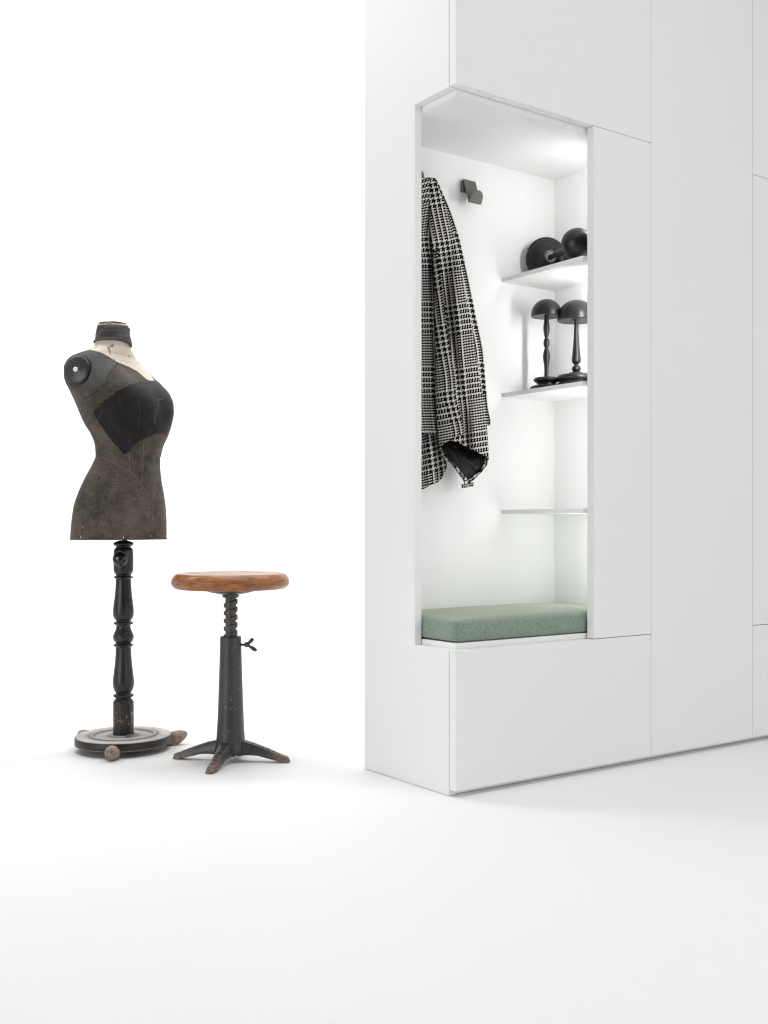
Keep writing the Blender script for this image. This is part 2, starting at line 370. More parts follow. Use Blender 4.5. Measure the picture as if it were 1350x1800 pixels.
def box(name, s0, s1, t0, t1, z0, z1, mat, parent=ward, bv=0.0008):
    bm = bmesh.new(); bmesh.ops.create_cube(bm, size=1)
    for v_ in bm.verts: v_.co = Vector(((s0 + s1) / 2 + v_.co.x * (s1 - s0), (t0 + t1) / 2 + v_.co.y * (t1 - t0), (z0 + z1) / 2 + v_.co.z * (z1 - z0)))
    o = obj(name, bm2me(bm, name), mat, parent)
    if bv: bevel(o, bv, 2)
    return o
ZD, ZB = 2.1607, 0.4455
SP = 0.0273
G = 0.0011
# carcass pieces
box("carcass", 0.0295, 0.8544, 0.0352, 0.4498, 0.003, 0.4626, M_INNER)                 # bench box
box("carcass", 0.0295, 0.8544, 0.0352, 0.4498, 2.1416, TOP - 0.01, M_INNER)            # box above the niche
box("back_panel", 0.0275, 0.8790, 0.4500, 0.4875, 0.003, TOP - 0.01, M_INNER, bv=0)
box("partition", 0.8546, 0.8785, 0.0352, 0.4498, 0.003, TOP - 0.01, M_INNER, bv=0)
box("carcass", 0.8788, 2.03, 0.0355, 0.4870, 0.003, TOP - 0.012, M_INNER)
# side panels
bm = bmesh.new(); ol = [(DT, 0.0015), (0.4883, 0.0015), (0.4883, TOP), (DT, TOP), (DT, ZD), (0.2056, ZD), (0.2056, ZB - G), (DT, ZB - G)]
f0 = bm.faces.new([bm.verts.new((0, a, b)) for a, b in ol]); ex = bmesh.ops.extrude_face_region(bm, geom=[f0])
for e in ex["geom"]:
    if isinstance(e, bmesh.types.BMVert): e.co.x = SP
o = obj("side_panel", bm2me(bm), M_LACQ, ward); bv_ = o.modifiers.new("bevel", 'BEVEL'); bv_.width = 0.0006; bv_.segments = 1
# fronts
DK = 0.0305
S1, S2, S3, S4 = 0.5945, 0.8790, 1.4553, 2.0316
box("drawer_front", 0, S2 - G, 0, DK, 0.0202, ZB - G, M_LACQ)
box("door", S1, S2 - G, 0, DK, ZB + G, ZD - G, M_LACQ)
box("door", 0, S2 - G, 0, DK, ZD + G * .5, TOP, M_LACQ)
box("door", S2 + G, S3 - G, 0, DK, 0.0202, TOP, M_LACQ)
box("door", S3 + G, S4, 0, DK, 0.0202, ZB - G, M_LACQ)
box("door", S3 + G, S4, 0, DK, ZB + G, ZD - G, M_LACQ)
box("door", S3 + G, S4, 0, DK, ZD + G, TOP, M_LACQ)
# shelves
for zt in (1.735, 1.312, 0.883):
    sh = box("shelf", 0.5883, 0.8540, 0.045, 0.4495, zt - 0.0155, zt, M_INNER)
    # two small cam dowels under each shelf
    for (s_, t_) in ((0.63, 0.40), ):
        bm = lathe_bm([(0, -0.0006), (0.0028, -0.0006), (0.0028, 0.0)], 16, mat=Matrix.Translation((s_ + .045, t_, zt - 0.0155)))
        obj("shelf_dowel", bm2me(bm), M_HOOK, sh)
# the niche's lamp: a slim light strip hidden behind the narrow door, plus an added fill
bm = bmesh.new()
strip = box("light_strip_housing", 0.842, 0.853, 0.050, 0.068, 0.90, 2.13, M_INNER)
def strip_and_fill_light(z0, z1, p, s=0.70, t=0.052, k=-0.15):
    l = bpy.data.lights.new("niche_strip_and_fill", 'AREA'); l.shape = 'RECTANGLE'; l.size = 0.03; l.size_y = z1 - z0; l.energy = p; l.color = (1.0, 0.995, 0.985)
    o = bpy.data.objects.new("niche_strip_and_fill", l); COL.objects.link(o); o.location = wpt(s, t, (z0 + z1) / 2)
    d = (V * 1.0 + U * k).normalized()
    zc = -d; yc = Vector((0, 0, 1)); xc = yc.cross(zc)
    o.rotation_euler = Matrix((xc, yc, zc)).transposed().to_euler()
    return o
strip_and_fill_light(1.77, 2.01, 1.08, k=-0.15); strip_and_fill_light(1.36, 1.68, 1.45, k=0.7); strip_and_fill_light(0.93, 1.25, 0.62, k=-0.2); strip_and_fill_light(0.60, 0.84, 0.62, k=-0.2)  # the lowest is an added fill, brightening the space under the bottom shelf

# ------------------------------------------------------------------ cushion
cu = bmesh.new(); nx, ny, nz_ = 60, 40, 10
s0, s1, t0, t1, z0, z1 = 0.0325, 0.848, 0.042, 0.444, 0.4640, 0.5330
bmesh.ops.create_cube(cu, size=1)
bmesh.ops.subdivide_edges(cu, edges=cu.edges[:], cuts=28, use_grid_fill=True)
for v_ in cu.verts:
    x, y, z = v_.co * 2
    a, b, c = (s1 - s0) / 2, (t1 - t0) / 2, (z1 - z0) / 2
    X, Y, Z = x * a, y * b, z * c
    r = 0.014
    # rounded box: clamp to the inner box and push out by r
    ix, iy, iz = max(-a + r * .6, min(a - r * .6, X)), max(-b + r * .6, min(b - r * .6, Y)), max(-c + r, min(c - r, Z))
    d = Vector((X - ix, Y - iy, Z - iz))
    if d.length > 1e-9:
        rr = Vector((d.x / (r * .6), d.y / (r * .6), d.z / r)); L = rr.length; mx = max(abs(rr.x), abs(rr.y), abs(rr.z))
        d = d * (mx / L)
    q = Vector((ix, iy, iz)) + d
    if z > 0: q.z += 0.012 * (1 - (abs(x)) ** 3) * (1 - abs(y) ** 3) * max(0, z)
    bulge = 0.004 * (1 - z * z)
    if abs(x) > 0.98: q.x += bulge * (1 if x > 0 else -1) * .3
    if abs(y) > 0.98: q.y += bulge * (1 if y > 0 else -1)
    q.z += 0.0012 * math.sin(q.x * 31) * math.cos(q.y * 27)
    v_.co = q
cushion = obj("seat_cushion", bm2me(cu), M_FELT, None, True)
cushion.location = wpt((s0 + s1) / 2, (t0 + t1) / 2, (z0 + z1) / 2); cushion.rotation_euler = (0, 0, ANG)
tag(cushion, "sage green wool felt cushion lying on the bench of the open niche", "cushion")
# corner seam
cb = tube_bm([(-(s1 - s0) / 2 + 0.0022, -(t1 - t0) / 2 + 0.0005, -0.028 + i * 0.0068) for i in range(9)], 0.0016, 6)
obj("corner_seam", bm2me(cb), M_FELT, cushion, True)

# ------------------------------------------------------------------ hooks
def make_hook(s, z, label):
    """origin: wall point at the plate's top-left"""
    W = 0.055
    root = wroot("coat_hook", label, "hook", s, 0.4499, z)
    root["group"] = "coat hooks on the niche's back wall"
    bm = bmesh.new(); bmesh.ops.create_cube(bm, size=1)
    for v_ in bm.verts: v_.co = Vector((W / 2 + v_.co.x * W, -0.0075 + v_.co.y * 0.015, -0.023 + v_.co.z * 0.040))
    o = obj("wall_block", bm2me(bm), M_HOOK, root); bevel(o, 0.0008)
    # bent plate: down and outward
    def plate(name, pts, th=0.0028):
        bm = bmesh.new(); f_ = [bm.verts.new(p) for p in pts]; face = bm.faces.new(f_)
        ex = bmesh.ops.extrude_face_region(bm, geom=[face]); n = (Vector(pts[1]) - Vector(pts[0])).cross(Vector(pts[2]) - Vector(pts[1])).normalized()
        for e in ex["geom"]:
            if isinstance(e, bmesh.types.BMVert): e.co += n * th
        o = obj(name, bm2me(bm), M_HOOK, root); bevel(o, 0.0005); return o
    plate("plate", [(0, -0.0182, 0), (W, -0.0182, 0), (W, -0.046, -0.088), (0, -0.046, -0.088)])
    # tongue: rounded flap rising outward
    arc = []
    for i in range(21):
        a = PI * i / 20
        x = W / 2 + W / 2 * math.cos(a); h = 0.016 + 0.027 * math.sin(a)
        arc.append((x, -0.046 - h * 0.50, -0.0885 + h * 0.95))
    plate("tongue", [(0, -0.0475, -0.0885), (W, -0.0475, -0.0885)] + arc)
    return root
hk = local(815, 314.5, 0.432)
make_hook(hk.x, hk.z, "empty bronze grey coat hook with rounded tongue, right of the coat")
hk1 = local(721.5, 296.5, 0.432)
make_hook(hk1.x, hk1.z, "bronze grey coat hook that carries the plaid coat")

# ------------------------------------------------------------------ coat
coat = wroot("plaid_coat", "black and white houndstooth wool coat hanging in the niche, sleeve showing black lining", "coat", 0.20, 0.40, 2.0)
CO = Vector((0.20, 0.40, 2.0))
def cloth(name, nrow, ncol, fn, mat, uvoff=(0, 0), closed=False, thick=0.003, subd=False):
    """fn(a,b)-> (px, py, t, u, v)   a across, b down"""
    bm = bmesh.new(); uvl = bm.loops.layers.uv.new("cloth"); grid = []; uvs = {}
    for j in range(nrow + 1):
        row = []
        for i in range(ncol + 1):
            px, py, t, u_, v_ = fn(i / ncol, j / nrow)
            lc = local(px, py, t); lc.x = max(lc.x, 0.040 + 0.004 * math.sin(lc.z * 40)); vv = bm.verts.new(lc - CO); row.append(vv); uvs[vv] = (u_ * 0.84 + uvoff[0], v_ * 0.84 + uvoff[1])
        grid.append(row)
    for j in range(nrow):
        for i in range(ncol):
            f_ = bm.faces.new((grid[j][i], grid[j][i + 1], grid[j + 1][i + 1], grid[j + 1][i]))
            for lp in f_.loops: lp[uvl].uv = uvs[lp.vert]
    me = bpy.data.meshes.new(name); bm.to_mesh(me); bm.free()
    o = obj(name, me, mat, coat, True)
    if thick:
        sd = o.modifiers.new("solid", 'SOLIDIFY'); sd.thickness = thick; sd.offset = 0
    return o
def fold(x, y, k=1.0):
    return k * (math.sin(x * 0.11 + 0.006 * y) * 0.5 + 0.35 * math.sin(x * 0.23 - 0.011 * y + 1.3) + 0.25 * math.sin(x * 0.05 + y * 0.017))
XR = [(312, 764), (318, 768), (340, 778), (370, 791), (415, 806), (450, 814), (500, 825), (560, 837), (620, 849), (680, 854), (720, 858), (742, 862), (750, 860)]
XR2 = [(312, 763), (330, 770), (370, 785), (430, 801), (480, 811), (530, 820), (560, 826), (620, 836), (680, 845), (745, 855), (790, 858), (805, 859), (814, 859), (825, 855), (835, 848), (843, 840), (850, 831), (858, 817)]
XL2 = [(312, 752), (360, 752), (440, 760), (500, 764), (600, 767), (700, 768), (770, 770), (785, 772), (800, 776), (821, 789), (833, 797), (848, 807), (858, 812)]
# rear layer on the right
def f_back(a, b):
    y = 313 + b * (748 - 313) ; xr = pl(XR, y); xl = 748
    x = xl + (xr - xl) * a; yy = y - 6 * (1 - a) * b
    t = 0.412 - 0.012 * math.sin(PI * a) - 0.010 * fold(x, y) * b + 0.022 * a ** 6
    if b < .12: t -= 0.03 * (1 - b / .12)
    return x, yy, t, (x - xr) * 1.0, -yy
cloth("back_layer", 120, 50, f_back, M_PLAID, (13, 5))
# under layer at the left, reaching the lowest hem
HEM = [(660, 880), (700, 872), (741, 861), (757, 853), (768, 848), (775, 843), (779, 834)]
def f_under(a, b):
    x0 = 668; xe = 768 + 12 * b ** 3
    x = x0 + (xe - x0) * a; y = 330 + b * (pl(HEM, x) - 330)
    if b > 0.93 and a > .9: x += (787 - 779) * math.sin((b - .93) / .07 * PI) * (a - .9) * 10 * .8
    g_ = min(1, b * 3); x = x * g_ + (748 + (x - 730) * 0.3) * (1 - g_)
    t = 0.392 - 0.022 * fold(x * 1.1, y) * (0.3 + b) - 0.012 * math.sin(PI * a)
    return x, y, t, (x - 700) - 0.10 * (y - 600), -y - 0.28 * (x - 740)
cloth("coat_body", 160, 60, f_under, M_PLAID, (61, 30))
# front panel ending at a straight lower edge
def f_front(a, b):
    y = 312 + b * (766 - 312)
    xl = 735 - 62 * min(1, (y - 300) / 160); xr = pl([(312, 757), (340, 756), (400, 756), (480, 761), (600, 765), (700, 768), (766, 774)], y)
    x = xl + (xr - xl) * a
    y2 = y + (4 * math.sin(x * .3) if b > .97 else 0) * 0.3 - 4 * a * b
    e = min(1, (1 - a) * 7)
    t = 0.365 - 0.016 * (1 - (1 - e) ** 2) - 0.012 * fold(x * 1.3, y, 1.0) * min(1, b * 3)
    tl = (math.radians(26) * max(0, 1 - b * 3))
    return x, y2, t, (x - xr) + tl * (y - 400) * .5, -y2 - tl * (x - 750) * .8
cloth("front_panel", 150, 70, f_front, M_PLAID, (7, 11))
# sleeve: a tube whose mouth is cut so that the front lip stands higher than the rear one
YF = [(0, 786), (0.12, 779), (0.25, 774), (0.4, 778), (0.55, 785), (0.75, 794), (0.9, 801), (1, 806)]
YB = [(0, 786), (0.10, 815), (0.2, 836), (0.35, 849), (0.5, 857), (0.65, 854), (0.78, 846), (0.87, 836), (0.94, 824), (1, 806)]
def sleeve_pt(a, b, shrink=0.0):
    ph = a * 2 * PI; g = 0.5 - 0.5 * math.cos(ph); front = ph <= PI
    ye = pl(YF if front else YB, g); y = 313 + b * (ye - 313)
    xl, xr = pl(XL2, y), pl(XR2, y); xl += shrink * 1.2; xr -= shrink * 1.2
    x = xl + (xr - xl) * g
    dep = (0.012 + 0.030 * min(1, (y - 313) / 260)) * abs(math.sin(ph)) ** 0.8
    tc = 0.366 - 0.010 * b
    cr = 0.0
    if front:
        xc = pl([(400, 778), (526, 785), (610, 797), (700, 808), (790, 822)], y)
        cr = 0.026 * math.exp(-((x - xc - 2) / 6.0) ** 2) * min(1, max(0, (y - 400) / 100))
        cr += -0.013 * fold(x * 1.25 + 20, y * .6) * min(1, (y - 313) / 120)
    t = tc + (-dep if front else dep * 0.55) + cr
    if shrink: t += 0.004 if front else -0.004
    return x, y, t, (x - (xl * .45 + xr * .55)) * 1.05 + (0 if front else 60), -y - 0.16 * (x - xl)
sl = cloth("sleeve", 190, 110, lambda a, b: sleeve_pt(a, b), M_PLAID, (30, 20))
cloth("sleeve_lining", 60, 110, lambda a, b: sleeve_pt(a, 0.62 + 0.37 * b, 1.5), M_LINING, thick=0)
# the turned rear hem seen inside the mouth
def f_trim(a, b):
    x, y, t, u_, v_ = sleeve_pt(0.5 + a * 0.38, 0.975 + 0.023 * b, 2.1); return x, y, t - 0.003, y * 1.4 + x, x * .6
cloth("cuff_hem", 6, 50, f_trim, M_PLAID, thick=0.001)
# loose fold in front of the sleeve
XD = [(395, 764), (450, 769), (526, 779), (572, 785), (610, 791), (670, 800), (700, 802), (724, 808), (756, 816), (764, 817)]
XDL = [(395, 757), (450, 761), (520, 764), (600, 766), (700, 767), (760, 770), (790, 774)]
def f_fold(a, b):
    yb_ = pl([(0, 786), (.3, 776), (.6, 769), (1, 762)], a); y = 395 + b * (yb_ - 395)
    xl, xr = pl(XDL, y), pl(XD, y); x = xl + (xr - xl) * a
    k = min(1, b * 4)
    t = 0.338 - 0.012 * b - 0.030 * k * math.sin(PI * min(1, a * 0.62 + .16)) + 0.02 * (1 - a) ** 4 - 0.024 * a ** 4 * k
    t += 0.03 * (1 - k)
    return x, y, t, (x - xr) * 1.0, -y - 0.20 * (x - xr)
cloth("sleeve_fold", 110, 30, f_fold, M_PLAID, (18, 44), thick=0.004)
# hanging loop end near the cuff tip
def f_tab(a, b):
    x = 812 + 20 * a; y = 851 + 7 * b - 3 * a; return x, y, 0.395 + 0.002 * b, x * 1.2, y * 1.2
cloth("back_vent_corner", 4, 10, f_tab, M_PLAID, thick=0.003)

# ------------------------------------------------------------------ hat stands
def hat_parts(root, prof_dome, prof_stem, prof_base, n=72):
    obj("dome", bm2me(lathe_bm(prof_dome, n)), M_HAT, root, True)
    obj("stem", bm2me(lathe_bm(dense(prof_stem, 0.003), 40)), M_HAT, root, True)
    obj("foot", bm2me(lathe_bm(dense(prof_base, 0.003), n)), M_HAT, root, True)
def dome_prof(r, h, zt, under=0.006, flat=0.55):
    p = []
    for i in range(25):
        a = PI / 2 * i / 24; p.append((r * math.sin(a) ** 0.92 if i else 0, zt - h + h * math.cos(a)))
    p += [(r * 1.0, zt - h - 0.004), (r * 0.985, zt - h - 0.0075), (r * 0.95, zt - h - 0.0085), (r * 0.3, zt - h - 0.0085 + under), (0, zt - h - 0.0085 + under)]
    return p
def stand_tall(root, k, zt):
    # slender baluster, k metres per photo pixel
    q = k / 7.105; base_y = 1262
    def P_(lst): return [(r * q, (base_y - y) * q) for r, y in lst]
    H_ = (base_y - 105) * q
    hat_parts(root, dome_prof(190 * q, 190 * q, H_),
              P_([(0, 1082), (45, 1078), (28, 1060), (28, 950), (41, 850), (42, 800), (29, 735), (19, 712), (28, 700), (38, 650), (30, 605), (19, 590), (28, 560), (40, 480), (38, 440), (27, 345), (26, 290), (0, 288)]),
              P_([(0, 1262), (248, 1262), (252, 1252), (245, 1240), (205, 1232), (206, 1215), (198, 1200), (180, 1190), (118, 1178), (114, 1160), (148, 1134), (162, 1112), (150, 1092), (120, 1084), (40, 1078), (0, 1077)]))
Ygroup = "black hat stands on the niche's shelves"
def place_stand(t, px, label):
    s = s_at(px, t); p = wpt(s, t, 1.3125); return thing("hat_stand", label, "hat stand", p, Ygroup), p.y
r1, Y1 = place_stand(0.335, 960.6, "slender black wooden hat stand with beaded stem, left on the middle shelf")
stand_tall(r1, Y1 / FPX, 0)
r2, Y2 = place_stand(0.25, 1013.0, "stouter black wooden hat stand with ball under its stem, right on the middle shelf")
q = Y2 / FPX / 7.105; BY = 1228
def P2(lst): return [(r * q, (BY - y) * q) for r, y in lst]
hat_parts(r2, dome_prof(236 * q, 232 * q, (BY - 95) * q),
          P2([(0, 1003), (44, 998), (45, 985), (56, 955), (50, 930), (35, 914), (24, 905), (30, 895), (52, 870), (56, 830), (43, 700), (29, 500), (27, 365), (30, 352), (56, 345), (60, 332), (54, 318), (0, 316)]),
          P2([(0, 1228), (262, 1228), (268, 1210), (262, 1180), (240, 1140), (206, 1115), (212, 1108), (240, 1098), (246, 1068), (228, 1040), (195, 1028), (95, 1022), (92, 1006), (80, 1000), (0, 998)]))
# one lying on its side on the top shelf: foot at the rear, dome towards the room
def lying(label, a_pt, b_pt, rf, rd, L):
    root = thing("hat_stand", label, "hat stand", a_pt, Ygroup)
    d = (Vector(b_pt) - Vector(a_pt)).normalized(); root.rotation_mode = 'QUATERNION'; root.rotation_quaternion = d.to_track_quat('Z', 'Y')
    hat_parts(root, dome_prof(rd, rd * 1.02, L),
              [(0, 0.03), (0.012, 0.032), (0.009, 0.045), (0.0095, 0.08), (0.014, 0.12), (0.012, 0.16), (0.007, 0.19), (0.010, 0.22), (0.012, L - 0.075), (0.013, L - 0.055), (0, L - 0.054)],
              [(0, -0.004), (rf * 0.96, -0.004), (rf, 0.0), (rf, 0.008), (rf * 0.95, 0.012), (rf * 0.90, 0.0125), (rf * .89, 0.016), (rf * 0.80, 0.022), (rf * 0.52, 0.030), (rf * 0.36, 0.038), (rf * .34, 0.044), (0.016, 0.0445), (0, 0.045)])
    obj("pale_collar", bm2me(lathe_bm([(0.0115, 0.0455), (0.019, 0.0455), (0.0195, 0.048), (0.0115, 0.049)], 40)), M_GREYC, root, True)
    return root
M_GREYC = mat_simple("bare_wood_ring", (0.26, 0.25, 0.24), 0.6)
zs = 1.7355
pa = Vector((px2x(960, 4.02), 4.02, zs + 0.080)); pb = Vector((px2x(1019, 3.70), 3.70, zs + 0.0565))
lying("black hat stand lying on the top shelf, big round foot and dome in view", pa, pb, 0.080, 0.0555, (pb - pa).length + 0.03)
pc = wpt(0.795, 0.335, zs + 0.047); pd = wpt(0.755, 0.085, zs + 0.0755)
lying("hat stand mostly hidden behind the lying one, only its small dome showing", pd, pc, 0.075, 0.046, (pc - pd).length + 0.02)

# ------------------------------------------------------------------ dress form
DF = 3.99; kf = DF / FPX
dfX = px2x(217, DF); DFO = Vector((dfX, DF, 0))
form = thing("dress_form", "antique patched brown linen dress form on a black turned stand", "dress form", DFO)
phi = math.radians(66); FW = Vector((math.sin(phi), -math.cos(phi), 0)); LT = Vector((-math.cos(phi), -math.sin(phi), 0))
# y: left px, right px, front/side depth ratio, power, lateral clamp factor
LV = [(570, 173, 225, 1.0, 2.0, 9), (585, 171, 226, 1.0, 2.0, 9), (601, 168, 228.5, 1.0, 2.0, 9), (609, 165.5, 227.5, 0.95, 2.0, 9),
      (616, 156.5, 230.5, 0.72, 2.0, 9), (621, 141, 233, 0.58, 2.0, 9), (627, 126, 236.5, 0.50, 2.1, .97), (634, 118, 241, 0.50, 2.2, 0.93), (647, 112.8, 253, 0.54, 2.3, 0.90), (661, 113.2, 267, 0.60, 2.3, 0.89),
      (680, 119.5, 285, 0.70, 2.3, 0.92), (695, 126.5, 298, 0.78, 2.2, .96), (712, 134, 304, 0.84, 2.15, 1), (724, 139, 304.6, 0.87, 2.1, 9), (745, 148.5, 301, 0.88, 2.1, 9), (764, 160, 295, 0.88, 2.0, 9),
      (784, 166.8, 286, 0.85, 2.0, 9), (801, 167.8, 282, 0.80, 2.0, 9), (815, 162.5, 281.5, 0.78, 2.0, 9), (841, 148.5, 283.6, 0.74, 2.05, 9), (866, 137.2, 287.8, 0.74, 2.1, 9),
      (892, 128.8, 291.5, 0.76, 2.1, 9), (920, 125, 293, 0.78, 2.1, 9), (948, 122.8, 293, 0.78, 2.1, 9)]
LEFT = [(r[0], r[1]) for r in LV]; RIGHT = [(r[0], r[2]) for r in LV]
def lvl(y):
    out = []
    for c in range(1, 6): out.append(pl([(r[0], min(r[c], 1.05)) if c == 5 else (r[0], r[c]) for r in LV], y))
    return out
def section(y, n):
    lp, rp, ratio, pw, cl = lvl(y)
    bust = math.exp(-((y - 716) / 34.0) ** 2)
    shp = []
    for i in range(n):
        a = 2 * PI * i / n; ca, sa = math.cos(a), math.sin(a)
        la = math.copysign(abs(ca) ** (2 / pw), ca); fw = ratio * math.copysign(abs(sa) ** (2 / pw), sa)
        if sa > 0: fw *= 1.0 + 0.10 * bust * (1 - 0.25 * math.exp(-(ca / 0.22) ** 2)) + 0.06 * bust * math.exp(-((abs(ca) - .42) / 0.28) ** 2)
        else: fw *= 0.92
        la = max(-cl, min(cl, la)) if cl < 1.04 else la
        shp.append((la, fw))
    k = 0.15; sh = 0.0; z = py2z(y, DF)
    for _ in range(14):
        xs = []
        for la, fw in shp:
            p = DFO + LT * (la * k) + FW * (fw * k + sh); xs.append((CXP + FPX * p.x / p.y, YH - FPX * (z - HC) / p.y))
        (mn, yl), (mx, yr) = min(xs), max(xs)
        lp, rp = pl(LEFT, yl), pl(RIGHT, yr); k *= (rp - lp) / (mx - mn)
        sh += ((lp + rp) / 2 - (mn + mx) / 2) * kf / max(0.3, FW.x)
    return [(LT * (la * k) + FW * (fw * k + sh)) + Vector((0, 0, z)) for la, fw in shp], k, sh
NS = 320; NL = 300
rows = []; ys = []
for j in range(NL + 1):
    # denser rings near the flat shoulders
    t_ = j / NL; y = 568 + (948 - 568) * t_
    ys.append(y); rows.append(section(y, NS)[0])
# refine the shoulder: extra rings between 600 and 660
ext = []
for y0 in [604 + i * 0.45 for i in range(110)]: ext.append((y0, section(y0, NS)[0]))
allr = sorted(list(zip(ys, rows)) + ext, key=lambda q: q[0]); ys = [a for a, _ in allr]; rows = [b for _, b in allr]
# the flat armhole where the cap sits
rd = 0.0495
nd = (LT * 0.93 + FW * 0.12 + Vector((0, 0, 0.10))).normalized()
CAMF = Vector((0, 0, HC)) - DFO
best = min((p for yy, row in zip(ys, rows) if 640 < yy < 662 for p in row if (p - CAMF).dot(LT) < 99 and p.dot(LT) > 0),
           key=lambda p: abs(CXP + FPX * (p + DFO).x / (p + DFO).y - 135.5) + abs(YH - FPX * (p.z - HC) / (p + DFO).y - 650.5))
hc = best - nd * 0.006
for row in rows:
    for p in row:
        q_ = p - hc; dd = q_.dot(nd); rr = (q_ - nd * dd).length
        if dd > 0 and rr < rd * 1.5 and p.dot(LT) > 0:
            k_ = 1.0 if rr < rd * 1.08 else max(0.0, 1 - (rr - rd * 1.08) / (rd * .42)); k_ = k_ * k_ * (3 - 2 * k_)
            p -= nd * dd * k_
bm = bmesh.new(); vg = [[bm.verts.new(p) for p in row] for row in rows]
nr = len(rows)
for j in range(nr - 1):
    for i in range(NS): bm.faces.new((vg[j][i], vg[j + 1][i], vg[j + 1][(i + 1) % NS], vg[j][(i + 1) % NS]))
bm.faces.new(vg[0]); bot = bm.faces.new(vg[-1][::-1])
bm.normal_update(); bmesh.ops.recalc_face_normals(bm, faces=bm.faces[:]); bm.normal_update()
nrm = [[v_.normal.copy() for v_ in r_] for r_ in vg]
tree = BVHTree.FromBMesh(bm)
me = bpy.data.meshes.new("torso"); bm.to_mesh(me); bm.free()
torso = obj("torso", me, M_LINEN, form, True)
CAM = Vector((0, 0, HC)) - DFO
def ray(px, py):
    d = Vector(((px - CXP) / FPX, 1, -(py - YH) / FPX)).normalized()
    h = tree.ray_cast(CAM, d); return h[0], h[1]
def Z1(l): return [(90 + x / 4.2875, 540 + y / 4.2875) for x, y in l]
CHEST = Z1([(313, 793), (420, 690), (500, 625), (580, 585), (660, 562), (760, 556), (840, 566), (960, 600), (990, 980), (872, 978), (850, 950), (820, 948), (780, 955), (720, 980), (660, 1010), (620, 1045), (590, 1085), (548, 1108), (490, 1040), (440, 985), (390, 910), (350, 855)])
YOKE = Z1([(200, 90), (700, 90), (700, 262), (760, 330), (800, 430), (745, 505), (778, 560), (725, 555), (650, 490), (580, 450), (500, 418), (440, 380), (380, 345), (290, 322), (240, 250)])
SHOU = Z1([(60, 380), (190, 340), (290, 322), (380, 345), (440, 380), (502, 420), (440, 500), (410, 575), (330, 640), (245, 695), (205, 600), (130, 600), (60, 520)])
def project(p):
    q = p + DFO; return (CXP + FPX * q.x / q.y, YH - FPX * (q.z - HC) / q.y)
def mask(poly, backrule=None):
    out = []
    for j in range(nr):
        r_ = []
        for i in range(NS):
            p = rows[j][i]; n = nrm[j][i]
            if n.dot(CAM - p) > -0.02 * 0: r_.append(inside(project(p), poly)); continue
            i2 = (NS // 2 - i) % NS; p2 = rows[j][i2]; n2 = nrm[j][i2]
            if n2.dot(CAM - p2) > 0: r_.append(inside(project(p2), poly))
            else: r_.append(backrule(j, i) if backrule else False)
        out.append(r_)
    return out
def patch(name, msk, off, mat, label=None, thick=0.0016):
    bm = bmesh.new(); vm = {}
    def V_(j, i):
        i %= NS
        if (j, i) not in vm: vm[(j, i)] = bm.verts.new(rows[j][i] + nrm[j][i] * off)
        return vm[(j, i)]
    for j in range(nr - 1):
        for i in range(NS):
            if msk[j][i] + msk[j + 1][i] + msk[j][(i + 1) % NS] + msk[j + 1][(i + 1) % NS] >= 3:
                bm.faces.new((V_(j, i), V_(j + 1, i), V_(j + 1, i + 1), V_(j, i + 1)))
    # keep the main piece only
    seen = set(); comps = []
    for f0 in bm.faces:
        if f0 in seen: continue
        st = [f0]; seen.add(f0); comp = []
        while st:
            ff = st.pop(); comp.append(ff)
            for e in ff.edges:
                for g_ in e.link_faces:
                    if g_ not in seen: seen.add(g_); st.append(g_)
        comps.append(comp)
    comps.sort(key=len)
    for c_ in comps[:-1]: bmesh.ops.delete(bm, geom=c_, context='FACES')
    # relax the ragged outline
    for _ in range(3):
        bd = [v_ for v_ in bm.verts if any(len(e.link_faces) == 1 for e in v_.link_edges)]
        new = {}
        for v_ in bd:
            nb = [e.other_vert(v_) for e in v_.link_edges if len(e.link_faces) == 1]
            if len(nb) == 2: new[v_] = v_.co * 0.4 + (nb[0].co + nb[1].co) * 0.3
        for v_, c in new.items(): v_.co = c
    me = bpy.data.meshes.new(name); bm.to_mesh(me); bm.free()
    o = obj(name, me, mat, form, True)
    sd = o.modifiers.new("solid", 'SOLIDIFY'); sd.thickness = thick; sd.offset = 0
    if label: o["label"] = label
    return o
YM = mask(YOKE, lambda j, i: ys[j] < 617)
for j in range(nr):
    if ys[j] < 592: YM[j] = [False] * NS
patch("collar_yoke", YM, 0.0007, M_CREAM, "worn cream canvas yoke at the neck")
patch("shoulder_patch", mask(SHOU), 0.0010, M_GREY, "grey cloth shoulder patch")
patch("chest_patch", mask(CHEST), 0.0016, M_CHEST, "charcoal cloth band over the bust", 0.0022)
# seams
def seam(pts, rad, mat, name="seam", stitch=False, lift=0.0004):
    pts = Z1(pts); dn = []
    for (x0, y0), (x1, y1) in zip(pts, pts[1:]):
        k = max(2, int(math.hypot(x1 - x0, y1 - y0) / 2.0))
        for i in range(k): dn.append((x0 + (x1 - x0) * i / k, y0 + (y1 - y0) * i / k))
    dn.append(pts[-1]); out = []
    for x, y in dn:
        h, n = ray(x, y)
        if h is not None: out.append(h + n * lift)
    if len(out) < 2: return
    if stitch:
        bm = bmesh.new()
        for i in range(0, len(out) - 1, 2): tube_bm([out[i], out[i] * .25 + out[i + 1] * .75], rad, 5, bm)
    else: bm = tube_bm(out, rad * 0.75, 6)
    obj(name, bm2me(bm), mat, form, True)
TH = M_THREAD
M_DUSTY = mat_simple("dusty_thread", (0.16, 0.15, 0.145), 0.8)
seam([(245, 700), (275, 790), (310, 880), (350, 970), (375, 1060), (385, 1133)], 0.0009, TH, stitch=True)
seam([(385, 1133), (375, 1190), (340, 1270), (300, 1350), (262, 1450), (245, 1550), (232, 1650), (224, 1740)], 0.0009, M_DARKTHREAD, stitch=True)
